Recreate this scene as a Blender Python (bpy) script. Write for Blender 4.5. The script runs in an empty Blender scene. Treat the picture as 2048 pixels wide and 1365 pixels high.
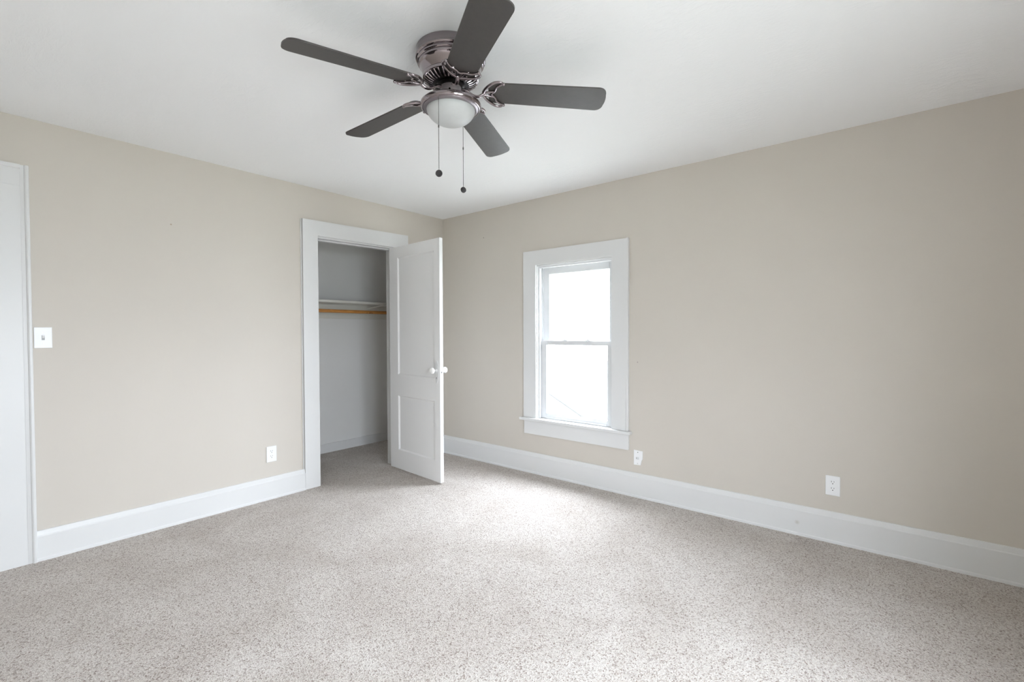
import bpy, bmesh, math, random
from math import sin, cos, pi, radians
from mathutils import Vector, Matrix

scene = bpy.context.scene
col = scene.collection

# ------------------------------------------------------------------ camera
# room frame: the far corner is the origin, the closet wall is the plane y=0 (x<0),
# the window wall is the plane x=0 (y<0), floor z=0, ceiling z=2.44
H = 2.44
YAW, PITCH, ROLL = 0.884966065, -0.0191411933, -0.0036182267
FOCAL_PX = 943.565
fwd = Vector((sin(YAW) * cos(PITCH), cos(YAW) * cos(PITCH), sin(PITCH)))
r0 = Vector((cos(YAW), -sin(YAW), 0))
u0 = r0.cross(fwd)
rgt = r0 * cos(ROLL) + u0 * sin(ROLL)
upv = -r0 * sin(ROLL) + u0 * cos(ROLL)
cam_data = bpy.data.cameras.new('camera')
cam = bpy.data.objects.new('camera', cam_data)
col.objects.link(cam)
cam.matrix_world = Matrix(((rgt.x, upv.x, -fwd.x, -3.37691), (rgt.y, upv.y, -fwd.y, -3.69007),
                           (rgt.z, upv.z, -fwd.z, 1.26242), (0, 0, 0, 1)))
cam_data.sensor_width = 36.0
cam_data.lens = FOCAL_PX / 2048 * 36.0
cam_data.clip_start = 0.02
scene.camera = cam

# ------------------------------------------------------------------ light and exposure
scene.view_settings.view_transform = 'Standard'
scene.view_settings.look = 'None'
scene.view_settings.gamma = 1.0
scene.view_settings.use_curve_mapping = False
scene.view_settings.exposure = 0.0
cy = scene.cycles
cy.use_denoising = True
cy.max_bounces = 14
cy.diffuse_bounces = 10
cy.glossy_bounces = 6
cy.transparent_max_bounces = 12
cy.transmission_bounces = 8
cy.sample_clamp_indirect = 8.0
cy.caustics_reflective = False
cy.caustics_refractive = False

world = bpy.data.worlds.new('overcast_sky')
scene.world = world
world.use_nodes = True
wn = world.node_tree
wn.nodes.clear()
wo = wn.nodes.new('ShaderNodeOutputWorld')
wb = wn.nodes.new('ShaderNodeBackground')
wb.inputs['Color'].default_value = (0.90, 0.95, 1.06, 1)
SKY = 18.2
# overcast sky: the zenith is about three times as bright as the horizon
wt = wn.nodes.new('ShaderNodeTexCoord')
ws = wn.nodes.new('ShaderNodeSeparateXYZ')
wm = wn.nodes.new('ShaderNodeMapRange')
wm.inputs['From Min'].default_value = 0.0
wm.inputs['From Max'].default_value = 1.0
wm.inputs['To Min'].default_value = SKY
wm.inputs['To Max'].default_value = SKY * 3.0
wn.links.new(wt.outputs['Generated'], ws.inputs[0])
wn.links.new(ws.outputs['Z'], wm.inputs['Value'])
wn.links.new(wm.outputs['Result'], wb.inputs['Strength'])
wn.links.new(wb.outputs[0], wo.inputs['Surface'])

XS, YB = -4.10, -4.50            # side wall and back wall of the room (behind the camera)
WT = 0.11                        # closet wall thickness
WX = 0.14                        # window wall thickness


def area(name, loc, direction, sx, sy, power, color=(1, 1, 1), portal=False):
    d = bpy.data.lights.new(name, 'AREA')
    d.shape = 'RECTANGLE'
    d.size, d.size_y = sx, sy
    d.energy = power
    d.color = color
    o = bpy.data.objects.new(name, d)
    col.objects.link(o)
    o.location = loc
    o.rotation_euler = Vector(direction).to_track_quat('-Z', 'Y').to_euler()
    if portal:
        d.cycles.is_portal = True
    return o


# daylight at the openings: window 1 is the one in the photo, 2 and 3 (a pair) are in the wall behind the camera
BACKWIN = [(-3.44, -2.74, 0.42, 1.88), (-2.69, -1.99, 0.42, 1.88)]      # x0, x1, z0, z1
area('daylight_portal', (0.13, -1.58, 1.17), (-1, 0, 0), 0.74, 1.36, 1, portal=True)
for x0, x1, z0, z1 in BACKWIN:
    area('daylight_portal', ((x0 + x1) / 2, YB - 0.14, (z0 + z1) / 2), (0, 1, 0), x1 - x0, z1 - z0, 1, portal=True)


# ------------------------------------------------------------------ materials
def new_mat(name):
    m = bpy.data.materials.new(name)
    m.use_nodes = True
    nt = m.node_tree
    return m, nt, nt.nodes['Principled BSDF']


def node(nt, kind, **kw):
    n = nt.nodes.new(kind)
    for k, v in kw.items():
        if k.startswith('i_'):
            n.inputs[k[2:].replace('_', ' ')].default_value = v
        else:
            setattr(n, k, v)
    return n


def ramp(nt, src, stops):
    r = nt.nodes.new('ShaderNodeValToRGB')
    e = r.color_ramp.elements
    while len(e) < len(stops):
        e.new(0.5)
    for el, (p, c) in zip(e, stops):
        el.position = p
        el.color = c if len(c) == 4 else (*c, 1)
    nt.links.new(src, r.inputs['Fac'])
    return r


def mix(nt, fac, a, b, blend='MIX'):
    n = nt.nodes.new('ShaderNodeMix')
    n.data_type = 'RGBA'
    n.blend_type = blend
    for sock, v in ((n.inputs[0], fac), (n.inputs[6], a), (n.inputs[7], b)):
        if hasattr(v, 'is_linked'):
            nt.links.new(v, sock)
        else:
            sock.default_value = v if not isinstance(v, tuple) or len(v) == 4 else (*v, 1)
    return n.outputs[2]


def bump(nt, bsdf, height, strength, dist, prev=None):
    b = nt.nodes.new('ShaderNodeBump')
    b.inputs['Strength'].default_value = strength
    b.inputs['Distance'].default_value = dist
    nt.links.new(height, b.inputs['Height'])
    if prev is not None:
        nt.links.new(prev, b.inputs['Normal'])
    nt.links.new(b.outputs['Normal'], bsdf.inputs['Normal'])
    return b.outputs['Normal']


def coords(nt, scale=None, rot=None):
    g = nt.nodes.new('ShaderNodeNewGeometry')
    if scale is None:
        return g.outputs['Position']
    mp = nt.nodes.new('ShaderNodeMapping')
    mp.inputs['Scale'].default_value = scale
    if rot:
        mp.inputs['Rotation'].default_value = rot
    nt.links.new(g.outputs['Position'], mp.inputs['Vector'])
    return mp.outputs['Vector']


def noise(nt, vec, scale, detail=2.0, rough=0.5, dist=0.0):
    n = nt.nodes.new('ShaderNodeTexNoise')
    n.inputs['Scale'].default_value = scale
    n.inputs['Detail'].default_value = detail
    n.inputs['Roughness'].default_value = rough
    n.inputs['Distortion'].default_value = dist
    nt.links.new(vec, n.inputs['Vector'])
    return n.outputs['Fac']


def spots(nt, color, points):
    """small real marks on the paint (nail holes, chips): dark dots at fixed places on the wall"""
    pos = coords(nt)
    for p, rad, c in points:
        d = nt.nodes.new('ShaderNodeVectorMath')
        d.operation = 'DISTANCE'
        nt.links.new(pos, d.inputs[0])
        d.inputs[1].default_value = p
        r = ramp(nt, d.outputs['Value'], [(0.0, (1, 1, 1)), (rad, (0, 0, 0))])
        color = mix(nt, r.outputs['Color'], color, c)
    return color


def paint(name, base, rough, var=0.03, bump_scale=90, bump_str=0.08, bump_d=0.002, marks=()):
    m, nt, b = new_mat(name)
    pos = coords(nt)
    n1 = noise(nt, pos, 2.2, 3)
    dark = tuple(c * (1 - var) for c in base)
    r = ramp(nt, n1, [(0.3, dark), (0.7, base)])
    c = r.outputs['Color']
    if marks:
        c = spots(nt, c, marks)
    nt.links.new(c, b.inputs['Base Color'])
    b.inputs['Roughness'].default_value = rough
    b.inputs['Specular IOR Level'].default_value = 0.35
    bump(nt, b, noise(nt, pos, bump_scale, 3), bump_str, bump_d)
    return m


WALL_C = (0.600, 0.562, 0.509)
M_wall = paint('greige_wall_paint', WALL_C, 0.62, 0.02, 60, 0.10, 0.002,
               marks=[((0, -0.575, 2.176), 0.007, (0.12, 0.09, 0.07)), ((0, -2.159, 1.029), 0.006, (0.25, 0.22, 0.2)),
                      ((-2.388, 0, 1.975), 0.006, (0.3, 0.2, 0.1))])
M_closet = paint('closet_wall_paint', (0.78, 0.78, 0.77), 0.6, 0.03, 50, 0.10, 0.002)
M_trim = paint('white_trim_paint', (0.71, 0.715, 0.715), 0.35, 0.02, 35, 0.06, 0.0015)
M_base = paint('white_baseboard_paint', (0.71, 0.715, 0.715), 0.35, 0.02, 35, 0.06, 0.0015,
               marks=[((-0.02, -3.217, 0.079), 0.016, (0.55, 0.54, 0.50))])
M_door = paint('white_door_paint', (0.80, 0.80, 0.80), 0.38, 0.02, 25, 0.10, 0.002)
M_plate = paint('white_plastic', (0.84, 0.85, 0.86), 0.3, 0.0, 20, 0.0, 0.001)
M_porcelain = paint('white_porcelain', (0.85, 0.85, 0.84), 0.12, 0.0, 20, 0.0, 0.001)
M_vinyl = paint('white_vinyl', (0.70, 0.71, 0.72), 0.3, 0.0, 20, 0.0, 0.001)


def ceiling_mat():
    m, nt, b = new_mat('textured_plaster_ceiling')
    b.inputs['Base Color'].default_value = (0.87, 0.88, 0.895, 1)
    b.inputs['Roughness'].default_value = 0.75
    pos = coords(nt)
    sw = coords(nt, (1.0, 0.35, 1.0), (0, 0, radians(35)))
    swirl = noise(nt, sw, 30, 6, 0.62, 0.7)
    ridge = ramp(nt, swirl, [(0.47, (0, 0, 0)), (0.56, (1, 1, 1)), (0.64, (0.2, 0.2, 0.2))])
    mask = ramp(nt, noise(nt, pos, 1.6, 2, 0.5, 0.3), [(0.42, (0.05, 0.05, 0.05)), (0.62, (1, 1, 1))])
    h = mix(nt, 1.0, ridge.outputs['Color'], mask.outputs['Color'], 'MULTIPLY')
    n1 = bump(nt, b, h, 0.30, 0.003)
    bump(nt, b, noise(nt, pos, 70, 4), 0.22, 0.003, n1)
    return m


M_ceiling = ceiling_mat()


def carpet_mat():
    m, nt, b = new_mat('speckled_cut_pile_carpet')
    pos = coords(nt)
    v = nt.nodes.new('ShaderNodeTexVoronoi')
    v.inputs['Scale'].default_value = 195
    nt.links.new(pos, v.inputs['Vector'])
    sep = nt.nodes.new('ShaderNodeSeparateColor')
    nt.links.new(v.outputs['Color'], sep.inputs[0])
    tuft = ramp(nt, sep.outputs[0], [(0.0, (0.30, 0.24, 0.21)), (0.12, (0.48, 0.43, 0.395)), (0.40, (0.64, 0.60, 0.565)), (1.0, (0.76, 0.725, 0.69))])
    fine = ramp(nt, noise(nt, pos, 290, 3, 0.65), [(0.33, (0.62, 0.60, 0.58)), (0.62, (1.08, 1.07, 1.06))])
    c = mix(nt, 1.0, tuft.outputs['Color'], fine.outputs['Color'], 'MULTIPLY')
    # brushed and trodden patches of pile
    big = ramp(nt, noise(nt, coords(nt, (1, 1, 1)), 2.3, 4, 0.6, 0.6), [(0.36, (0.87, 0.855, 0.84)), (0.60, (1.0, 1.0, 1.0))])
    c = mix(nt, 1.0, c, big.outputs['Color'], 'MULTIPLY')
    nt.links.new(c, b.inputs['Base Color'])
    b.inputs['Roughness'].default_value = 0.95
    b.inputs['Specular IOR Level'].default_value = 0.1
    b.inputs['Sheen Weight'].default_value = 0.10
    b.inputs['Sheen Roughness'].default_value = 0.5
    n1 = bump(nt, b, v.outputs['Distance'], 0.55, 0.006)
    bump(nt, b, noise(nt, pos, 170, 4, 0.7), 0.7, 0.006, n1)
    return m


M_carpet = carpet_mat()


def metal(name, color, rough, aniso=0.0):
    m, nt, b = new_mat(name)
    b.inputs['Base Color'].default_value = (*color, 1)
    b.inputs['Metallic'].default_value = 1.0
    n = ramp(nt, noise(nt, coords(nt), 40, 2), [(0.3, (rough, rough, rough)), (0.7, (rough * 1.25, rough * 1.25, rough * 1.25))])
    nt.links.new(n.outputs['Color'], b.inputs['Roughness'])
    return m


M_nickel = metal('black_nickel', (0.33, 0.29, 0.302), 0.06)
M_nickel_light = metal('polished_nickel', (0.62, 0.57, 0.59), 0.16)
M_nickel_brushed = metal('brushed_nickel', (0.70, 0.65, 0.67), 0.42)
M_nickel_satin = metal('satin_black_nickel', (0.30, 0.27, 0.285), 0.30)
M_dark = metal('dark_fan_interior', (0.03, 0.028, 0.028), 0.4)
M_steel = metal('steel', (0.5, 0.5, 0.5), 0.35)


def blade_mat():
    m, nt, b = new_mat('dark_graphite_wood_blade')
    g = noise(nt, coords(nt, (14, 14, 14)), 3, 4, 0.6)
    r = ramp(nt, g, [(0.3, (0.038, 0.033, 0.031)), (0.7, (0.047, 0.041, 0.038))])
    nt.links.new(r.outputs['Color'], b.inputs['Base Color'])
    b.inputs['Roughness'].default_value = 0.42
    b.inputs['Specular IOR Level'].default_value = 0.6
    return m


M_blade = blade_mat()


def simple(name, color, rough, spec=0.5):
    m, nt, b = new_mat(name)
    n = ramp(nt, noise(nt, coords(nt), 30, 2), [(0.3, tuple(x * 0.94 for x in color)), (0.7, color)])
    nt.links.new(n.outputs['Color'], b.inputs['Base Color'])
    b.inputs['Roughness'].default_value = rough
    b.inputs['Specular IOR Level'].default_value = spec
    return m


M_frost = simple('frosted_opal_glass', (0.55, 0.565, 0.57), 0.35, 0.4)
M_frost.node_tree.nodes['Principled BSDF'].inputs['Subsurface Weight'].default_value = 0.15
M_frost.node_tree.nodes['Principled BSDF'].inputs['Subsurface Radius'].default_value = (0.02, 0.02, 0.02)
M_chain = simple('dark_bead_chain', (0.06, 0.055, 0.055), 0.35)
M_fob = simple('dark_wood_fob', (0.035, 0.032, 0.034), 0.4)
M_slot = simple('dark_slot', (0.02, 0.02, 0.02), 0.6)
M_shelf = paint('old_white_shelf_paint', (0.70, 0.69, 0.64), 0.4, 0.04, 30, 0.1, 0.002)
M_siding = simple('pale_siding', (0.75, 0.75, 0.74), 0.7)
M_cable = simple('grey_cable', (0.03, 0.03, 0.036), 0.6)


def wood_mat():
    m, nt, b = new_mat('varnished_pine')
    w = noise(nt, coords(nt, (5, 60, 60)), 2.0, 5, 0.6, 0.8)
    r = ramp(nt, w, [(0.30, (0.30, 0.11, 0.02)), (0.50, (0.52, 0.23, 0.055)), (0.75, (0.62, 0.30, 0.09))])
    k = ramp(nt, noise(nt, coords(nt, (9, 9, 9)), 2.0, 1), [(0.66, (1, 1, 1)), (0.74, (0.45, 0.35, 0.3))])
    c = mix(nt, 1.0, r.outputs['Color'], k.outputs['Color'], 'MULTIPLY')
    nt.links.new(c, b.inputs['Base Color'])
    b.inputs['Roughness'].default_value = 0.35
    return m


M_wood = wood_mat()


def shingle_mat():
    m, nt, b = new_mat('grey_asphalt_shingles')
    br = nt.nodes.new('ShaderNodeTexBrick')
    br.inputs['Scale'].default_value = 3.0
    br.inputs['Color1'].default_value = (0.0270, 0.0274, 0.0280, 1)
    br.inputs['Color2'].default_value = (0.0255, 0.0259, 0.0265, 1)
    br.inputs['Mortar'].default_value = (0.025, 0.025, 0.026, 1)
    br.inputs['Mortar Size'].default_value = 0.01
    tc = nt.nodes.new('ShaderNodeTexCoord')
    nt.links.new(tc.outputs['Object'], br.inputs['Vector'])
    nt.links.new(br.outputs['Color'], b.inputs['Base Color'])
    b.inputs['Roughness'].default_value = 0.9
    return m


M_shingle = shingle_mat()


def glass_mat():
    m = bpy.data.materials.new('window_glass')
    m.use_nodes = True
    nt = m.node_tree
    nt.nodes.clear()
    out = nt.nodes.new('ShaderNodeOutputMaterial')
    t = nt.nodes.new('ShaderNodeBsdfTransparent')
    t.inputs['Color'].default_value = (0.97, 0.985, 0.98, 1)
    g = nt.nodes.new('ShaderNodeBsdfGlossy')
    g.inputs['Roughness'].default_value = 0.02
    f = nt.nodes.new('ShaderNodeFresnel')
    f.inputs['IOR'].default_value = 1.45
    geo = nt.nodes.new('ShaderNodeNewGeometry')
    inv = nt.nodes.new('ShaderNodeMath')
    inv.operation = 'SUBTRACT'
    inv.inputs[0].default_value = 1.0
    nt.links.new(geo.outputs['Backfacing'], inv.inputs[1])
    mul = nt.nodes.new('ShaderNodeMath')
    mul.operation = 'MULTIPLY'
    nt.links.new(f.outputs[0], mul.inputs[0])
    nt.links.new(inv.outputs[0], mul.inputs[1])
    mx = nt.nodes.new('ShaderNodeMixShader')
    nt.links.new(mul.outputs[0], mx.inputs[0])
    nt.links.new(t.outputs[0], mx.inputs[1])
    nt.links.new(g.outputs[0], mx.inputs[2])
    nt.links.new(mx.outputs[0], out.inputs['Surface'])
    return m


M_glass = glass_mat()


# ------------------------------------------------------------------ mesh helpers
class MB:
    def __init__(self):
        self.bm = bmesh.new()

    def box(self, a, b, bevel=0.0, seg=2, mat=None):
        x0, x1 = sorted((a[0], b[0]))
        y0, y1 = sorted((a[1], b[1]))
        z0, z1 = sorted((a[2], b[2]))
        bm = bmesh.new()
        vs = [bm.verts.new((x, y, z)) for x in (x0, x1) for y in (y0, y1) for z in (z0, z1)]
        for f in ((0, 1, 3, 2), (4, 6, 7, 5), (0, 4, 5, 1), (2, 3, 7, 6), (0, 2, 6, 4), (1, 5, 7, 3)):
            bm.faces.new([vs[i] for i in f])
        if bevel:
            bmesh.ops.bevel(bm, geom=list(bm.edges), offset=bevel, segments=seg, affect='EDGES', profile=0.6)
        self.add(bm, mat)
        return self

    def add(self, bm, mat=None):
        bmesh.ops.recalc_face_normals(bm, faces=bm.faces)
        if mat is not None:
            bmesh.ops.transform(bm, matrix=mat, verts=bm.verts)
        me = bpy.data.meshes.new('tmp')
        bm.to_mesh(me)
        bm.free()
        self.bm.from_mesh(me)
        bpy.data.meshes.remove(me)

    def prism(self, pts, vec, bevel=0.0):
        """pts: planar outline (3D), extruded along vec"""
        bm = bmesh.new()
        v = Vector(vec)
        a = [bm.verts.new(p) for p in pts]
        b = [bm.verts.new(Vector(p) + v) for p in pts]
        n = len(pts)
        bm.faces.new(a)
        bm.faces.new(list(reversed(b)))
        for i in range(n):
            bm.faces.new((a[i], a[(i + 1) % n], b[(i + 1) % n], b[i]))
        if bevel:
            bmesh.ops.bevel(bm, geom=list(bm.edges), offset=bevel, segments=2, affect='EDGES', profile=0.6)
        self.add(bm)
        return self

    def lathe(self, prof, seg=64, mat=None, cap=True):
        bm = bmesh.new()
        rings = []
        for r, z in prof:
            if r < 1e-6:
                rings.append([bm.verts.new((0, 0, z))])
            else:
                rings.append([bm.verts.new((r * cos(2 * pi * i / seg), r * sin(2 * pi * i / seg), z)) for i in range(seg)])
        for A, B in zip(rings, rings[1:]):
            for i in range(seg):
                j = (i + 1) % seg
                if len(A) == 1 and len(B) == 1:
                    continue
                if len(A) == 1:
                    bm.faces.new((A[0], B[i], B[j]))
                elif len(B) == 1:
                    bm.faces.new((A[i], A[j], B[0]))
                else:
                    bm.faces.new((A[i], A[j], B[j], B[i]))
        if cap:
            for R in (rings[0], rings[-1]):
                if len(R) > 1:
                    bm.faces.new(R)
        self.add(bm, mat)
        return self

    def tube(self, pts, rad, seg=10, mat=None, flat=1.0):
        """sweep a round section along pts; rad may be a list"""
        bm = bmesh.new()
        P = [Vector(p) for p in pts]
        n = len(P)
        R = rad if isinstance(rad, (list, tuple)) else [rad] * n
        t0 = (P[1] - P[0]).normalized()
        ref = Vector((0, 0, 1)) if abs(t0.z) < 0.9 else Vector((1, 0, 0))
        rings = []
        side = None
        for i, p in enumerate(P):
            t = (P[min(i + 1, n - 1)] - P[max(i - 1, 0)]).normalized()
            if side is None:
                side = t.cross(ref).normalized()
            else:
                side = (side - t * side.dot(t)).normalized()
            nor = side.cross(t).normalized()
            rings.append([bm.verts.new(p + side * (R[i] * cos(2 * pi * k / seg)) + nor * (R[i] * flat * sin(2 * pi * k / seg))) for k in range(seg)])
        for A, B in zip(rings, rings[1:]):
            for k in range(seg):
                bm.faces.new((A[k], A[(k + 1) % seg], B[(k + 1) % seg], B[k]))
        bm.faces.new(rings[0])
        bm.faces.new(rings[-1])
        self.add(bm, mat)
        return self

    def sphere(self, c, r, u=16, v=10, scale=(1, 1, 1)):
        bm = bmesh.new()
        bmesh.ops.create_uvsphere(bm, u_segments=u, v_segments=v, radius=r)
        bmesh.ops.scale(bm, vec=scale, verts=bm.verts)
        bmesh.ops.translate(bm, vec=c, verts=bm.verts)
        self.add(bm)
        return self

    def build(self, name, mat, parent=None, smooth=False, angle=35, loc=None):
        me = bpy.data.meshes.new(name)
        if loc is not None:
            bmesh.ops.translate(self.bm, vec=-Vector(loc), verts=self.bm.verts)
        self.bm.to_mesh(me)
        self.bm.free()
        me.materials.append(mat)
        if smooth:
            for p in me.polygons:
                p.use_smooth = True
            me.set_sharp_from_angle(angle=radians(angle))
        o = bpy.data.objects.new(name, me)
        col.objects.link(o)
        if loc is not None:
            o.location = loc
        if parent is not None:
            o.parent = parent
        return o


def empty(name, loc=(0, 0, 0), rz=0.0, parent=None):
    o = bpy.data.objects.new(name, None)
    o.empty_display_size = 0.05
    col.objects.link(o)
    o.location = loc
    o.rotation_euler = (0, 0, rz)
    if parent is not None:
        o.parent = parent
    return o


def tag(o, label, cat, group=None, kind=None):
    o['label'] = label
    o['category'] = cat
    if group:
        o['group'] = group
    if kind:
        o['kind'] = kind
    return o


def struct(o, label=None, cat=None):
    o['kind'] = 'structure'
    if label:
        o['label'] = label
        o['category'] = cat
    return o


def copy_tree(o, parent=None):
    c = o.copy()
    col.objects.link(c)
    if parent is not None:
        c.parent = parent
    for ch in list(o.children):
        copy_tree(ch, c)
    return c


# ------------------------------------------------------------------ room shell
# closet opening in the left wall, window opening in the right wall
OX0, OX1, OZ = -1.392, -0.632, 2.040      # clear closet opening
DX0, DX1, DZ = -4.02, -3.205, 2.040       # hallway door opening at the left
WY0, WY1, WZ0, WZ1 = -1.955, -1.210, 0.480, 1.850

w = MB()
w.box((XS - 0.1, 0, 0), (DX0, WT, H)).box((DX0, 0, DZ), (DX1, WT, H)).box((DX1, 0, 0), (OX0 - 0.016, WT, H))
w.box((OX0 - 0.016, 0, OZ + 0.026), (OX1 + 0.016, WT, H)).box((OX1 + 0.016, 0, 0), (WX, WT, H))
struct(w.build('wall_left', M_wall), 'greige wall with the closet opening and the hallway door', 'wall')

w = MB()
w.box((0, 0, 0), (WX, WY1, H)).box((0, WY1, 0), (WX, WY0, WZ0)).box((0, WY1, WZ1), (WX, WY0, H)).box((0, WY0, 0), (WX, YB - 0.12, H))
struct(w.build('wall_right', M_wall), 'greige wall holding the white double-hung window', 'wall')

w = MB()
xs = sorted(BACKWIN)
prev = XS - 0.1
for x0, x1, z0, z1 in xs:
    w.box((prev, YB, 0), (x0, YB - 0.12, H)).box((x0, YB, 0), (x1, YB - 0.12, z0)).box((x0, YB, z1), (x1, YB - 0.12, H))
    prev = x1
w.box((prev, YB, 0), (0, YB - 0.12, H))
struct(w.build('wall_back', M_wall), 'greige wall behind the viewer with two windows', 'wall')
struct(MB().box((XS, 0, 0), (XS - 0.1, YB, H)).build('wall_side', M_wall), 'greige side wall left of the viewer', 'wall')

CX0, CX1, CY = -1.75, 0.12, 0.955          # closet interior
struct(MB().box((CX0 - 0.08, CY, 0), (CX1 + 0.08, CY + 0.08, H)).build('wall_closet_back', M_closet), 'pale grey back wall inside the closet', 'wall')
struct(MB().box((CX0, WT, 0), (CX0 - 0.08, CY, H)).build('wall_closet_left', M_closet), 'left end wall inside the closet', 'wall')
struct(MB().box((CX1, WT, 0), (CX1 + 0.08, CY, H)).build('wall_closet_right', M_closet), 'right end wall inside the closet', 'wall')

struct(MB().box((XS - 0.1, YB - 0.12, -0.1), (WX, CY + 0.08, 0)).build('floor', M_carpet), 'speckled grey beige cut-pile carpet floor', 'carpet')
struct(MB().box((XS - 0.1, YB - 0.12, H), (CX1 + 0.08, CY + 0.08, H + 0.1)).build('ceiling', M_ceiling), 'white ceiling with hand-textured plaster', 'ceiling')


# ------------------------------------------------------------------ baseboards
def base_prof(h, t):
    return [(0, 0), (t + 0.007, 0), (t + 0.006, 0.012), (t, 0.018), (t, h - 0.032), (t - 0.004, h - 0.026), (t - 0.008, h - 0.004), (t - 0.010, h), (0, h)]


def baseboard(name, p0, p1, n, h, t, label):
    """p0->p1 along the wall, n = into the room"""
    p0, p1, n = Vector(p0), Vector(p1), Vector(n)
    pts = [p0 + n * a + Vector((0, 0, z)) for a, z in base_prof(h, t)]
    mb = MB().prism(pts, p1 - p0)
    return struct(mb.build(name, M_base), label, 'baseboard')


baseboard('baseboard_left', (-3.042, 0, 0), (-1.516, 0, 0), (0, -1, 0), 0.167, 0.020, 'white baseboard between the hallway door and the closet')
baseboard('baseboard_left_corner', (-0.468, 0, 0), (0, 0, 0), (0, -1, 0), 0.172, 0.020, 'short white baseboard behind the open closet door')
baseboard('baseboard_right', (0, 0, 0), (0, YB, 0), (-1, 0, 0), 0.183, 0.020, 'tall white baseboard under the window')
baseboard('baseboard_back', (0, YB, 0), (XS, YB, 0), (0, 1, 0), 0.183, 0.020, 'white baseboard behind the viewer')
baseboard('baseboard_side', (XS, YB, 0), (XS, 0, 0), (1, 0, 0), 0.183, 0.020, 'white baseboard on the side wall')
mb = MB().box((CX0, CY, 0), (CX1, CY - 0.014, 0.082)).box((CX0, CY, 0.082), (CX1, CY - 0.020, 0.095), 0.004)
struct(mb.build('baseboard_closet', M_base), 'low white baseboard inside the closet', 'baseboard')

# ------------------------------------------------------------------ closet casing and jamb
CT = 0.020
t = empty('trim_1', (OX0, 0, 0))
struct(t, 'white casing around the closet opening', 'door casing')
off = Vector(t.location)


def part(mb, name, mat, parent, smooth=False):
    o = mb.build(name, mat, parent, smooth)
    o.matrix_parent_inverse = Matrix.Translation(-Vector(parent.location)) if parent.rotation_euler.z == 0 else parent.matrix_basis.inverted()
    return o


part(MB().prism([(-1.514, 0, 0), (OX0 + 0.004, 0, 0), (OX0 + 0.004, 0, 2.0542), (OX1 - 0.004, 0, 2.0608), (OX1 - 0.004, 0, 0), (-0.470, 0, 0),
                 (-0.470, 0, 2.195), (-1.514, 0, 2.173)], (0, -CT, 0)), 'casing', M_trim, t)
part(MB().box((-1.5255, 0, 0.16), (-1.5185, -0.008, 2.172), 0.002), 'back_band', M_trim, t)
j = MB()
j.box((OX0 - 0.016, 0.0, 0), (OX0, WT, OZ + 0.02))
j.box((OX1, 0.0, 0), (OX1 + 0.016, WT, OZ + 0.02))
j.prism([(OX0, 0, OZ - 0.002), (OX1, 0, OZ + 0.012), (OX1, 0, OZ + 0.026), (OX0, 0, OZ + 0.026)], (0, WT, 0))
part(j, 'jamb', M_trim, t)
s = MB()
s.box((OX0, 0.045, 0), (OX0 + 0.011, 0.080, OZ - 0.0145), 0.002)
s.prism([(OX0, 0.045, OZ - 0.014), (OX1, 0.045, OZ), (OX1, 0.045, OZ + 0.011), (OX0, 0.045, OZ - 0.003)], (0, 0.035, 0))
part(s, 'door_stop', M_trim, t)

# ------------------------------------------------------------------ closet door (open into the room)
HP, FP = Vector((-0.699, -0.030, 0)), Vector((-0.752, -0.776, 0))      # visible face: hinge edge, free edge
dv = (FP - HP)
DW = dv.length
DTH = 0.033
ang = math.atan2(dv.y, dv.x)
ZB, ZT = 0.014, 2.040
# local frame: +X along the door from the hinge, +Y is the thickness to the far face, face at Y=0
door = MB()


sgn = 1
P1 = (0.132, 0.672, 0.877, 1.942)
P2 = (0.132, 0.672, 0.188, 0.688)
REC, SL = 0.011, 0.012
bm = bmesh.new()


def face_grid(y, depth, s):
    """door face at local y with two sunk panels going towards +s"""
    xsx = [0, P1[0], P1[1], DW]
    zs = [ZB, P2[2], P2[3], P1[2], P1[3], ZT]
    g = {}
    for i, x in enumerate(xsx):
        for k, z in enumerate(zs):
            g[i, k] = bm.verts.new((x, y, z))
    for i in range(3):
        for k in range(5):
            if i == 1 and k in (1, 3):
                o = [g[1, k], g[2, k], g[2, k + 1], g[1, k + 1]]
                x0, x1, z0, z1 = xsx[1] + SL, xsx[2] - SL, zs[k] + SL, zs[k + 1] - SL
                inn = [bm.verts.new((a, y + s * depth, b)) for a, b in ((x0, z0), (x1, z0), (x1, z1), (x0, z1))]
                for q in range(4):
                    bm.faces.new((o[q], o[(q + 1) % 4], inn[(q + 1) % 4], inn[q]))
                bm.faces.new(inn)
            else:
                bm.faces.new((g[i, k], g[i + 1, k], g[i + 1, k + 1], g[i, k + 1]))
    ring = [g[i, 0] for i in range(4)] + [g[3, k] for k in range(1, 6)] + [g[i, 5] for i in (2, 1, 0)] + [g[0, k] for k in (4, 3, 2, 1)]
    return ring


ra = face_grid(0.0, REC, 1)
rb = face_grid(DTH, REC, -1)
n = len(ra)
for i in range(n):
    bm.faces.new((ra[i], ra[(i + 1) % n], rb[(i + 1) % n], rb[i]))
door.add(bm)
d_ob = door.build('door_1', M_door)
d_ob.location = HP
d_ob.rotation_euler = (0, 0, ang)
struct(d_ob, 'white two-panel closet door standing open', 'door')
# which side is the far face? rotate so that +Y local points to +x world
bv = d_ob.modifiers.new('edge', 'BEVEL')
bv.width = 0.002
bv.segments = 2
bv.limit_method = 'ANGLE'
bv.angle_limit = radians(60)

KX, KZ = DW - 0.043, 0.945


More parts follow.
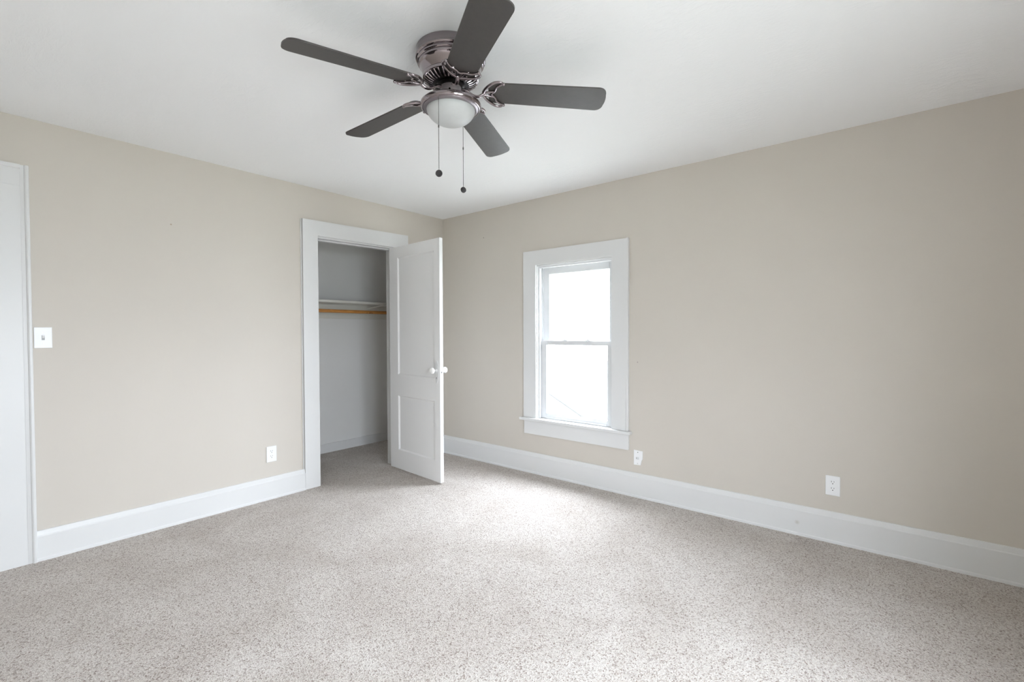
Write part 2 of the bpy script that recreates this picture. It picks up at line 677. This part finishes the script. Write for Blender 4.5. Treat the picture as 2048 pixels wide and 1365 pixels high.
def vesica(cx, cz, hw, hh, y0, y1):
    pts = []
    N = 14
    for i in range(N + 1):
        a = -1 + 2 * i / N
        pts.append((cx + hw * (1 - a * a) ** 0.8 + 0.003, 0, cz + hh * a))
    for i in range(N + 1):
        a = 1 - 2 * i / N
        pts.append((cx - hw * (1 - a * a) ** 0.8 - 0.003, 0, cz + hh * a))
    return [(p[0], y0, p[2]) for p in pts]


for sd, yf in ((-1, 0.0), (1, DTH)):
    pl = MB().prism(vesica(KX, KZ - 0.012, 0.021, 0.095, yf, 0), (0, sd * 0.004, 0), 0.0008).build('knob_plate', M_trim, d_ob)
    kh = MB().lathe([(0, 0), (0.004, 0), (0.004, 0.001), (0, 0.001)], 12, Matrix.Translation((KX, yf + sd * 0.0042, KZ - 0.060)) @ Matrix.Rotation(-sd * pi / 2, 4, 'X'))
    kh.box((KX - 0.0018, yf + sd * 0.0042, KZ - 0.061), (KX + 0.0018, yf + sd * 0.0052, KZ - 0.073)).build('keyhole', M_slot, pl)
    kn = MB().lathe([(0.0, 0), (0.012, 0.0), (0.012, 0.004), (0.008, 0.006), (0.0075, 0.026), (0.012, 0.029), (0.021, 0.034), (0.0265, 0.042), (0.027, 0.048),
                     (0.024, 0.056), (0.015, 0.061), (0.0, 0.0625)], 32,
                    Matrix.Translation((KX, yf + sd * 0.004, KZ)) @ Matrix.Rotation(-sd * pi / 2, 4, 'X'))
    kn.build('knob', M_porcelain, d_ob, smooth=True)
lp = MB().box((DW, 0.006, KZ - 0.055), (DW + 0.0012, 0.027, KZ + 0.045), 0.0004).build('latch_plate', M_trim, d_ob)
MB().box((DW + 0.001, 0.011, KZ - 0.022), (DW + 0.0018, 0.019, KZ - 0.008)).build('latch_hole', M_slot, lp)
for hz in (0.30, 1.72):
    hg = MB().lathe([(0.006, -0.045), (0.006, 0.045)], 16, Matrix.Translation((-0.006, DTH + 0.002, hz)))
    hg.box((-0.004, DTH - 0.001, hz - 0.044), (0.030, DTH + 0.0015, hz + 0.044))
    hg.build('hinge', M_trim, d_ob)

# ------------------------------------------------------------------ hallway door at the left edge
t2 = empty('trim_2', (DX1, 0, 0))
struct(t2, 'white casing of the hallway door at the left edge', 'door casing')
part(MB().box((DX1 - 0.004, 0, 0), (-3.0745, -0.020, 2.0605), 0.0006), 'side_casing', M_trim, t2)
part(MB().box((DX0 - 0.09, 0, 0), (DX0 + 0.004, -0.020, 2.0605), 0.0006), 'side_casing', M_trim, t2)
part(MB().box((DX0 - 0.09, 0, 2.0605), (-3.0745, -0.020, 2.150), 0.0006), 'head_casing', M_trim, t2)
# back band: stepped profile mitred at the corner
part(MB().prism([(-3.0745, 0, 0), (-3.0745, -0.0215, 0), (-3.060, -0.0215, 0), (-3.057, -0.029, 0), (-3.052, -0.032, 0), (-3.044, -0.032, 0), (-3.041, -0.029, 0), (-3.041, 0, 0)], (0, 0, 2.1735)),
     'back_band', M_trim, t2)
part(MB().prism([(DX0 - 0.09, 0, 2.150), (DX0 - 0.09, -0.022, 2.150), (DX0 - 0.09, -0.031, 2.155), (DX0 - 0.09, -0.031, 2.1735), (DX0 - 0.09, 0, 2.1735)], (-3.0745 - DX0 + 0.09, 0, 0)),
     'back_band', M_trim, t2)
d2 = MB().box((DX0 + 0.003, 0.012, 0.012), (DX1 - 0.003, 0.047, DZ - 0.004), 0.002).build('door_2', M_door)
struct(d2, 'white hallway door, only its casing in view', 'door')


# ------------------------------------------------------------------ windows
def ring_yz(mb, x0, x1, y0, y1, z0, z1, left, right, bottom, top, bev=0.002):
    """rectangular frame in the plane of the window wall; y0<y1"""
    mb.box((x0, y0, z0), (x1, y0 + left, z1), bev)
    mb.box((x0, y1 - right, z0), (x1, y1, z1), bev)
    mb.box((x0, y0 + left, z0), (x1, y1 - right, z0 + bottom), bev)
    mb.box((x0, y0 + left, z1 - top), (x1, y1 - right, z1), bev)
    return mb


win = empty('window_1', (0, (WY0 + WY1) / 2, WZ0))
struct(win, 'white double-hung window in the right wall', 'window')
part(MB().prism([(0, -1.076, 0.497), (0, WY1 - 0.002, 0.497), (0, WY1 - 0.002, 1.8525), (0, WY0 + 0.002, 1.8525), (0, WY0 + 0.002, 0.497), (0, -2.075, 0.497),
                 (0, -2.075, 1.978), (0, -1.076, 1.978)], (-0.020, 0, 0)), 'casing', M_trim, win)
bb = MB().box((0, -2.0755, 0.497), (-0.026, -2.092, 1.980), 0.003)
part(bb, 'back_band', M_trim, win)
# stool with horns, apron
st = MB().box((-0.050, -1.046, 0.472), (0.0, -2.116, 0.496), 0.005).box((0.0, WY1 - 0.001, 0.474), (0.035, WY0 + 0.001, 0.4945))
part(st, 'stool', M_trim, win)
part(MB().box((0, -1.080, 0.350), (-0.020, -2.092, 0.4715), 0.002), 'apron', M_trim, win)
# jamb lining
jm = MB()
jm.box((-0.004, WY1, WZ0), (WX, WY1 - 0.010, WZ1)).box((-0.004, WY0, WZ0), (WX, WY0 + 0.010, WZ1)).box((-0.004, WY1 - 0.0101, WZ1), (WX, WY0 + 0.0101, WZ1 - 0.010)).box((0.0352, WY1 - 0.0101, WZ0), (WX + 0.02, WY0 + 0.0101, WZ0 + 0.018))
part(jm, 'jamb', M_trim, win)
sp = MB()
sp.box((0.012, WY1 - 0.010, 0.496), (0.034, WY1 - 0.026, WZ1 - 0.0262), 0.003).box((0.012, WY0 + 0.010, 0.496), (0.034, WY0 + 0.026, WZ1 - 0.0262), 0.003)
sp.box((0.012, WY1 - 0.010, WZ1 - 0.010), (0.034, WY0 + 0.010, WZ1 - 0.026), 0.003)
sp.box((0.068, WY1 - 0.010, 0.5), (0.076, WY1 - 0.024, WZ1 - 0.0102)).box((0.068, WY0 + 0.010, 0.5), (0.076, WY0 + 0.024, WZ1 - 0.0102))
part(sp, 'sash_stop', M_vinyl, win)
ya, yb = WY0 + 0.022, WY1 - 0.022
lo = part(ring_yz(MB(), 0.036, 0.068, ya, yb, 0.500, 1.186, 0.047, 0.057, 0.044, 0.038, 0.003), 'lower_sash', M_vinyl, win)
part(MB().box((0.0355, ya + 0.05, 0.500), (0.030, yb - 0.05, 0.514), 0.002), 'lift_rail', M_vinyl, win)
up = part(ring_yz(MB(), 0.076, 0.106, ya, yb, 1.150, 1.838, 0.050, 0.062, 0.040, 0.066, 0.003), 'upper_sash', M_vinyl, win)
g = part(MB().box((0.050, ya + 0.045, 0.540), (0.054, yb - 0.050, 1.150)), 'glass_pane', M_glass, win)
g = part(MB().box((0.090, ya + 0.045, 1.188), (0.094, yb - 0.060, 1.775)), 'glass_pane', M_glass, win)
for ly in (-1.475, -1.700):
    lk = MB().box((0.040, ly - 0.028, 1.1862), (0.066, ly + 0.028, 1.1905), 0.0015)
    lk.lathe([(0.0, 0.0), (0.014, 0.0), (0.013, 0.008), (0.008, 0.012), (0, 0.0125)], 20, Matrix.Translation((0.053, ly, 1.190)))
    lk.box((0.046, ly - 0.030, 1.192), (0.055, ly + 0.004, 1.199), 0.002)
    part(lk, 'sash_lock', M_vinyl, win)

for i, (x0, x1, z0, z1) in enumerate(BACKWIN):
    wv = empty('window_%d' % (i + 2), ((x0 + x1) / 2, YB, z0))
    struct(wv, 'white window in the wall behind the viewer', 'window')
    f = MB()
    a0, a1 = (0.12, 0.024) if i == 0 else (0.024, 0.12)
    f.box((x0 - a0, YB, z0), (x0, YB + 0.02, z1 + 0.12), 0.002).box((x1, YB, z0), (x1 + a1, YB + 0.02, z1 + 0.12), 0.002).box((x0, YB, z1), (x1, YB + 0.02, z1 + 0.12), 0.002)
    f.box((x0 - a0, YB, z0 - 0.024), (x1 + a1, YB + 0.05, z0), 0.004).box((x0 - a0, YB, z0 - 0.14), (x1 + a1, YB + 0.02, z0 - 0.025), 0.002)
    part(f, 'casing', M_trim, wv)
    f = MB()
    zm = (z0 + z1) / 2
    for a, b2 in (((x0, z0), (x0 + 0.05, z1)), ((x1 - 0.05, z0), (x1, z1)), ((x0, z0), (x1, z0 + 0.05)), ((x0, z1 - 0.06), (x1, z1)), ((x0, zm - 0.02), (x1, zm + 0.02))):
        f.box((a[0], YB - 0.05, a[1]), (b2[0], YB - 0.09, b2[1]))
    part(f, 'sash', M_vinyl, wv)
    part(MB().box((x0 + 0.04, YB - 0.068, z0 + 0.04), (x1 - 0.04, YB - 0.072, z1 - 0.05)), 'glass_pane', M_glass, wv)

# ------------------------------------------------------------------ closet shelf and rod
sh = empty('closet_shelf', (-0.8, CY, 1.41))
tag(sh, 'white painted shelf with wall cleats inside the closet', 'shelf')
part(MB().box((CX0, 0.640, 1.562), (CX1, CY, 1.586), 0.002), 'shelf_board', M_shelf, sh)
part(MB().box((CX0 + 0.0, CY, 1.412), (CX1, CY - 0.018, 1.5615), 0.002), 'back_cleat', M_shelf, sh)
part(MB().box((CX1, 0.640, 1.412), (CX1 - 0.018, CY - 0.0185, 1.5615), 0.002), 'end_cleat', M_shelf, sh)
part(MB().box((CX0, 0.640, 1.412), (CX0 + 0.018, CY - 0.0185, 1.5615), 0.002), 'end_cleat', M_shelf, sh)
part(MB().tube([(-0.288, CY - 0.02, 1.527), (-0.288, 0.80, 1.541), (-0.288, 0.645, 1.559)], 0.008, 8), 'bracket', M_shelf, sh)
rod = MB().tube([(CX0 + 0.019 + (CX1 - CX0 - 0.038) * k / 8, 0.67, 1.478) for k in range(9)], 0.0172, 20)
tag(rod.build('closet_rod', M_wood, smooth=True), 'round orange-brown wooden hanging rod below the closet shelf', 'closet rod')


# ------------------------------------------------------------------ wall plates
def on_left(x, z):
    return Matrix.Translation((x, 0, z)) @ Matrix(((1, 0, 0, 0), (0, 0, -1, 0), (0, 1, 0, 0), (0, 0, 0, 1)))


def on_right(y, z):
    return Matrix.Translation((0, y, z)) @ Matrix(((0, 0, -1, 0), (-1, 0, 0, 0), (0, 1, 0, 0), (0, 0, 0, 1)))


# local frame of a plate: x right, y up, z out of the wall
def screw(mb, x, y, z):
    mb.lathe([(0.0, 0), (0.0034, 0), (0.003, 0.0008), (0.0, 0.001)], 14, Matrix.Translation((x, y, z)))
    return mb


def plate_mesh(w_, h_, th=0.0055):
    return MB().box((-w_ / 2, -h_ / 2, 0), (w_ / 2, h_ / 2, th), 0.0028, 3)


def local_part(mb, name, mat, parent, smooth=False):
    return mb.build(name, mat, parent, smooth)


def make_switch():
    r = empty('light_switch')
    local_part(plate_mesh(0.073, 0.116), 'plate', M_plate, r)
    local_part(MB().box((-0.0062, -0.013, 0.0052), (0.0062, 0.013, 0.0060)), 'toggle_slot', simple('grey_recess', (0.35, 0.37, 0.37), 0.5), r)
    tg = MB().prism([(-0.0045, -0.004, 0.005), (-0.0045, 0.006, 0.005), (-0.0045, 0.013, 0.017), (-0.0045, 0.009, 0.018)], (0.009, 0, 0), 0.0008)
    local_part(tg, 'toggle', M_plate, r)
    for yy in (-0.030, 0.030):
        local_part(screw(MB(), 0, yy, 0.0054), 'screw', M_steel, r)
    return r


def make_outlet():
    r = empty('wall_outlet')
    local_part(plate_mesh(0.073, 0.118), 'plate', M_plate, r)
    local_part(screw(MB(), 0, 0, 0.0054), 'screw', M_plate, r)
    for yy in (-0.0195, 0.0195):
        pts = []
        for k in range(40):
            a = 2 * pi * k / 40
            pts.append((0.0172 * cos(a), max(-0.0138, min(0.0138, 0.0172 * sin(a))) + yy, 0.005))
        rc = local_part(MB().prism(pts, (0, 0, 0.0016)), 'receptacle', M_plate, r)
        local_part(MB().box((-0.0075, yy + 0.001, 0.0064), (-0.0052, yy + 0.0095, 0.0068)), 'slot', M_slot, rc)
        local_part(MB().box((0.0052, yy + 0.002, 0.0064), (0.0075, yy + 0.0088, 0.0068)), 'slot', M_slot, rc)
        gh = MB().lathe([(0, 0), (0.0028, 0), (0.0028, 0.0004), (0, 0.0004)], 12, Matrix.Translation((0, yy - 0.0068, 0.0064)))
        local_part(gh, 'ground_hole', M_slot, rc)
    return r


sw = make_switch()
sw.matrix_world = on_left(-2.997, 1.240)
tag(sw, 'white toggle light switch beside the hallway door casing', 'light switch')
o1 = make_outlet()
o1.matrix_world = on_left(-1.770, 0.339)
tag(o1, 'white duplex outlet left of the closet casing', 'outlet', 'white duplex outlets')
o2 = copy_tree(o1)
o2.matrix_world = on_right(-3.397, 0.338)
tag(o2, 'white duplex outlet on the window wall above the baseboard', 'outlet', 'white duplex outlets')
jk = empty('wall_jack')
pm = MB().prism([(-0.035, 0.057, 0), (0.036, 0.053, 0), (0.035, -0.004, 0), (0.030, -0.012, 0), (0.027, -0.020, 0), (0.020, -0.055, 0), (-0.035, -0.058, 0)], (0, 0, 0.006), 0.0018)
local_part(pm, 'plate', M_plate, jk)
local_part(screw(MB(), -0.002, 0.041, 0.0058), 'screw', M_slot, jk)
local_part(screw(MB(), -0.004, -0.044, 0.0058), 'screw', M_steel, jk)
pt = local_part(MB().box((-0.017, -0.014, 0.005), (0.006, 0.004, 0.0072), 0.001), 'port', simple('pale_grey_port', (0.66, 0.68, 0.69), 0.4), jk)
local_part(MB().box((-0.016, -0.008, 0.0070), (-0.011, -0.001, 0.0076)), 'hole', simple('grey_hole', (0.25, 0.26, 0.27), 0.5), pt)
jk.matrix_world = on_right(-2.167, 0.301)
tag(jk, 'white phone jack plate with a broken corner below the window', 'wall plate')

# ------------------------------------------------------------------ ceiling fan
AX, AY = -1.9863, -2.2247
fan = empty('ceiling_fan', (AX, AY, H))
tag(fan, 'black nickel five-blade ceiling fan with a frosted bowl light', 'ceiling fan')
Z = H


def fp(mb, name, mat, parent=fan, smooth=True, angle=35):
    return mb.build(name, mat, parent, smooth, angle)


def zl(prof):
    return [(r, z - H) for r, z in prof]


# local z = 0 at the ceiling
fp(MB().lathe(zl([(0.0, 2.44), (0.142, 2.44), (0.143, 2.412), (0.1455, 2.409), (0.1465, 2.404), (0.144, 2.399), (0.139, 2.397), (0.1405, 2.393), (0.140, 2.388), (0.1365, 2.385),
                  (0.133, 2.384), (0.134, 2.380), (0.1325, 2.375), (0.128, 2.372), (0.1255, 2.366), (0.121, 2.355), (0.1165, 2.342), (0.114, 2.334), (0.1155, 2.331),
                  (0.1165, 2.326), (0.115, 2.321), (0.109, 2.319), (0.0, 2.319)]), 96), 'motor_housing', M_nickel)
# vented underside: ribs on a cone
vent = MB().lathe(zl([(0.109, 2.3195), (0.074, 2.304), (0.0, 2.304)]), 96, cap=False)
vent = fp(vent, 'vent_cone', M_dark)
rb = MB()
NR = 36
for k in range(NR):
    a = 2 * pi * k / NR
    m = Matrix.Rotation(a, 4, 'Z')
    pts = [(0.111, -0.0028, 2.322 - H), (0.111, -0.0028, 2.316 - H), (0.093, -0.0022, 2.3045 - H), (0.076, -0.0018, 2.2995 - H), (0.074, -0.0018, 2.304 - H)]
    bmr = MB().prism(pts, (0, 0.0052, 0))
    bmesh.ops.transform(bmr.bm, matrix=m, verts=bmr.bm.verts)
    me = bpy.data.meshes.new('tmp')
    bmr.bm.to_mesh(me)
    bmr.bm.free()
    rb.bm.from_mesh(me)
    bpy.data.meshes.remove(me)
fp(rb, 'vent_ribs', M_nickel_light, vent, smooth=False)
fp(MB().lathe(zl([(0.0, 2.303), (0.058, 2.303), (0.058, 2.298), (0.054, 2.294), (0.046, 2.292), (0.0, 2.292)]), 64), 'flywheel', M_dark)
sw_h = fp(MB().lathe(zl([(0.0, 2.293), (0.042, 2.293), (0.0435, 2.290), (0.0435, 2.240), (0.048, 2.233), (0.0, 2.233)]), 64), 'switch_housing', M_nickel_brushed)
for k in range(4):
    a = radians(40 + 90 * k)
    fp(MB().lathe([(0, 0), (0.0042, 0), (0.0036, 0.0022), (0, 0.003)], 14, Matrix.Translation((0.0433 * cos(a), 0.0433 * sin(a), 2.266 - H)) @ Matrix.Rotation(a, 4, 'Z') @ Matrix.Rotation(pi / 2, 4, 'Y')),
       'screw', M_dark, sw_h)

lk = empty('light_kit', (0, 0, 0), parent=fan)
fp(MB().lathe(zl([(0.0, 2.2335), (0.048, 2.2335), (0.060, 2.232), (0.095, 2.230), (0.112, 2.228), (0.121, 2.2245), (0.1262, 2.219), (0.1275, 2.213), (0.1255, 2.206), (0.121, 2.202), (0.1175, 2.2015),
                  (0.1165, 2.204), (0.0, 2.204)]), 96), 'light_pan', M_nickel, lk)
fp(MB().lathe(zl([(0.1165, 2.2038), (0.1155, 2.2015), (0.106, 2.1965), (0.102, 2.197), (0.102, 2.2038)]), 96, cap=False), 'inner_ring', M_nickel_satin, lk)
bowl = [(0.1, 2.2035)]
for k in range(19):
    a = (pi / 2) * k / 18
    bowl.append((0.1015 * cos(a) ** 0.93 if k < 18 else 0.0, 2.197 - 0.0625 * sin(a) ** 1.12))
fp(MB().lathe(zl(bowl), 96, cap=False), 'glass_bowl', M_frost, lk)


def pull_chain(px, py, z_top, z_fob, z_conn, rf, hook):
    c = MB()
    n = int((z_top - z_fob) / 0.0046)
    bmx = bmesh.new()
    for k in range(n):
        zz = z_top - 0.0046 * k
        bmesh.ops.create_uvsphere(bmx, u_segments=8, v_segments=5, radius=0.00165, matrix=Matrix.Translation((px, py, zz - H)))
    c.add(bmx)
    c.tube([(px, py, z_top - H), (px, py, (z_top + z_fob) / 2 - H), (px, py, z_fob - H)], 0.0007, 6)
    if hook:
        c.tube([(px * 0.97, py * 0.97, z_top + 0.004 - H), (px, py, z_top + 0.002 - H), (px, py, z_top - H)], 0.003, 8)
    c = fp(c, 'pull_chain', M_chain)
    cc = MB().lathe([(0, -0.006), (0.0026, -0.005), (0.0028, 0), (0.0026, 0.005), (0, 0.006)], 12, Matrix.Translation((px, py, z_conn - H)))
    fp(cc, 'connector', M_chain, c)
    return c


def fob(chain, px, py, z, rad, th, az):
    m = Matrix.Translation((px, py, z - H)) @ Matrix.Rotation(az, 4, 'Z') @ Matrix.Rotation(pi / 2, 4, 'Y')
    f = MB().lathe([(0.0, -th * 0.5), (rad * 0.55, -th * 0.5), (rad * 0.62, -th * 0.38), (rad * 0.85, -th * 0.42), (rad, -th * 0.2), (rad, th * 0.2), (rad * 0.85, th * 0.42),
                    (rad * 0.62, th * 0.38), (rad * 0.55, th * 0.5), (0, th * 0.5)], 28, m)
    return fp(f, 'fob', M_fob, chain)


CH1 = (-0.1041, -0.0384)
CH2 = (0.1054, 0.0347)
c1 = pull_chain(CH1[0], CH1[1], 2.200, 1.911, 2.085, 0.011, True)
fob(c1, CH1[0], CH1[1], 1.898, 0.0138, 0.014, radians(30))
c2 = pull_chain(CH2[0], CH2[1], 2.200, 1.907, 2.077, 0.011, True)
fob(c2, CH2[0], CH2[1], 1.8945, 0.0128, 0.013, radians(75))

# blades: local x along the radius, built once and turned in steps of 72 degrees
ZR, DROOP, PIT = 2.2695 - H, 0.0546, radians(-11.1)
R0, R1 = 0.158, 0.648


def blade_outline():
    w0, w1 = 0.117, 0.137
    cr0, cr1 = 0.030, 0.034
    pts = []

    def hw(r):
        return (w0 + (w1 - w0) * (r - R0) / (R1 - R0)) / 2

    # inner end rounded, tip with rounded corners and a gentle bow
    def arc(cx, cy, rad, a0, a1, n=8):
        for i in range(n + 1):
            a = a0 + (a1 - a0) * i / n
            pts.append((cx + rad * cos(a), cy + rad * sin(a)))
    h0, h1 = hw(R0 + cr0), hw(R1 - cr1)
    arc(R0 + cr0, -h0 + cr0, cr0, pi, 1.5 * pi)
    arc(R1 - cr1, -h1 + cr1, cr1, 1.5 * pi, 2 * pi)
    for i in range(1, 6):
        a = -1 + 2 * i / 6
        pts.append((R1 + 0.004 * (1 - a * a), a * (h1 - cr1)))
    arc(R1 - cr1, h1 - cr1, cr1, 0, 0.5 * pi)
    arc(R0 + cr0, h0 - cr0, cr0, 0.5 * pi, pi)
    return pts


def blade_tf():
    # droop and pitch about the radius, at the root height
    return Matrix.Translation((0.2, 0, ZR)) @ Matrix.Rotation(math.atan(DROOP), 4, 'Y') @ Matrix.Rotation(PIT, 4, 'X') @ Matrix.Translation((-0.2, 0, 0))


BT = blade_tf()


def smooth_path(ctrl, n=8):
    P = [Vector(p) for p in ctrl]
    P = [P[0] * 2 - P[1]] + P + [P[-1] * 2 - P[-2]]
    out = []
    for i in range(1, len(P) - 2):
        for k in range(n):
            t_ = k / n
            a, b_, c_, d_ = P[i - 1], P[i], P[i + 1], P[i + 2]
            out.append(0.5 * ((2 * b_) + (-a + c_) * t_ + (2 * a - 5 * b_ + 4 * c_ - d_) * t_ * t_ + (-a + 3 * b_ - 3 * c_ + d_) * t_ ** 3))
    out.append(P[-2])
    return out


def make_blade():
    bmb = bmesh.new()
    vs = [bmb.verts.new((x, y, 0.0025)) for x, y in blade_outline()]
    f = bmb.faces.new(vs)
    r_ = bmesh.ops.extrude_face_region(bmb, geom=[f])
    bmesh.ops.translate(bmb, vec=(0, 0, -0.0055), verts=[v for v in r_['geom'] if isinstance(v, bmesh.types.BMVert)])
    mb = MB()
    mb.add(bmb, BT)
    bl = fp(mb, 'blade', M_blade)
    # decorative blade arm on the underside
    arm = MB()
    zc = -0.007
    outer = smooth_path([(0.222, 0.064, zc), (0.208, 0.0735, zc), (0.185, 0.069, zc), (0.160, 0.047, zc), (0.143, 0.022, zc), (0.137, 0.0, zc),
                         (0.143, -0.022, zc), (0.160, -0.047, zc), (0.185, -0.069, zc), (0.208, -0.0735, zc), (0.222, -0.064, zc)], 6)
    no = len(outer)
    arm.tube(outer, [0.0035 + 0.0035 * sin(pi * i / (no - 1)) ** 0.5 for i in range(no)], 10, BT, 0.8)
    inner = smooth_path([(0.222, 0.064, zc), (0.207, 0.055, zc), (0.192, 0.040, zc), (0.188, 0.026, zc), (0.182, 0.014, zc), (0.172, 0.0, zc),
                         (0.182, -0.014, zc), (0.188, -0.026, zc), (0.192, -0.040, zc), (0.207, -0.055, zc), (0.222, -0.064, zc)], 6)
    arm.tube(inner, 0.0048, 10, BT, 0.8)
    for sy in (1, -1):
        arm.tube(smooth_path([(0.140, sy * 0.006, zc), (0.160, sy * 0.012, zc), (0.183, sy * 0.016, zc)], 5), 0.0045, 8, BT, 0.8)
        bmc = bmesh.new()
        bmesh.ops.create_uvsphere(bmc, u_segments=12, v_segments=8, radius=0.0065, matrix=Matrix.Translation((0.222, sy * 0.064, zc)))
        arm.add(bmc, BT)
    # gooseneck from the flywheel down and out to the crescent
    e0 = BT @ Vector((0.140, 0, zc))
    neck = smooth_path([(0.048, 0, 2.281 - H), (0.064, 0, 2.279 - H), (0.080, 0, 2.268 - H), (0.098, 0, 2.257 - H), (0.118, 0, 2.255 - H), (e0.x, e0.y, e0.z)], 6)
    nn = len(neck)
    arm.tube(neck, [0.0085 - 0.002 * sin(pi * i / (nn - 1)) for i in range(nn)], 12, None, 0.75)
    ar = fp(arm, 'blade_arm', M_nickel, bl, angle=60)
    for sx, sy in ((0.189, 0.030), (0.189, -0.030), (0.160, 0.0)):
        fp(MB().lathe([(0, 0), (0.005, 0), (0.0042, -0.002), (0, -0.003)], 14, BT @ Matrix.Translation((sx, sy, -0.0035))), 'screw', M_nickel, bl)
    return bl


b0 = make_blade()
TH0 = 166.39
for k in range(5):
    bl = b0 if k == 0 else copy_tree(b0, fan)
    bl.rotation_euler = (0, 0, radians(TH0 - 72 * k))

# ------------------------------------------------------------------ outside the window
struct(MB().box((-40, -40, -3.3), (60, 60, -3.2)).build('ground', simple('added_ground', (0.26, 0.26, 0.23), 0.9)), 'unseen ground added outside below the window', 'ground')  # unseen plane, added to limit the light rising through the window onto the ceiling
A = Vector((7.0, 5.2929, 0.5427))          # ridge end of the neighbour's roof
E2 = Vector((5.0, 0.3616, -0.9081))         # eave corner below it
RV = Vector((0.6, -7.0, 0.0))      # along the ridge
house = empty('neighbor_house', (7.0, A.y, -3.0))
tag(house, 'neighbouring house roof faintly seen through the bright window', 'house')
nrm = RV.cross(E2 - A).normalized()
if nrm.z < 0:
    nrm = -nrm
rf = MB().prism([A, E2, E2 + RV, A + RV], -nrm * 0.12)
part(rf, 'roof_slope', M_shingle, house)
edge = (E2 - A).normalized()
side_n = -RV.normalized()
bd = MB().prism([A + nrm * 0.01, E2 + nrm * 0.01, E2 + nrm * 0.01 + side_n * 0.03, A + nrm * 0.01 + side_n * 0.03], -nrm * 0.06)
part(bd, 'rake_board', simple('grey_rake_board', (0.022, 0.022, 0.022), 0.6), house)
back = Vector((2 * A.x - E2.x, 2 * A.y - E2.y, E2.z))
part(MB().prism([back, A, A + RV, back + RV], -Vector((0, 0, 0.12))), 'roof_slope', M_shingle, house)
W0 = E2 - nrm * 0.3
gw = MB().prism([(A.x, A.y - 0.15, A.z - 0.3), (E2.x + 0.3, E2.y - 0.15, E2.z - 0.25), (E2.x + 0.3, E2.y - 0.15, -3.0), (back.x - 0.3, back.y - 0.15, -3.0), (back.x - 0.3, back.y - 0.15, E2.z - 0.25)], RV * 0.95)
part(gw, 'wall', M_siding, house)
k0, k1 = Vector((9.0, 9.469, 2.4164)), Vector((8.0, -1.1574, 2.151))
cab = []
for i in range(25):
    t_ = i / 24
    p = k0.lerp(k1, t_)
    p.z -= 0.10 * 4 * t_ * (1 - t_)
    cab.append(p)
cb = MB().tube(cab, 0.014, 8)
tag(cb.build('utility_cable', M_cable, smooth=True), 'thin utility cable crossing the sky outside the window', 'cable')
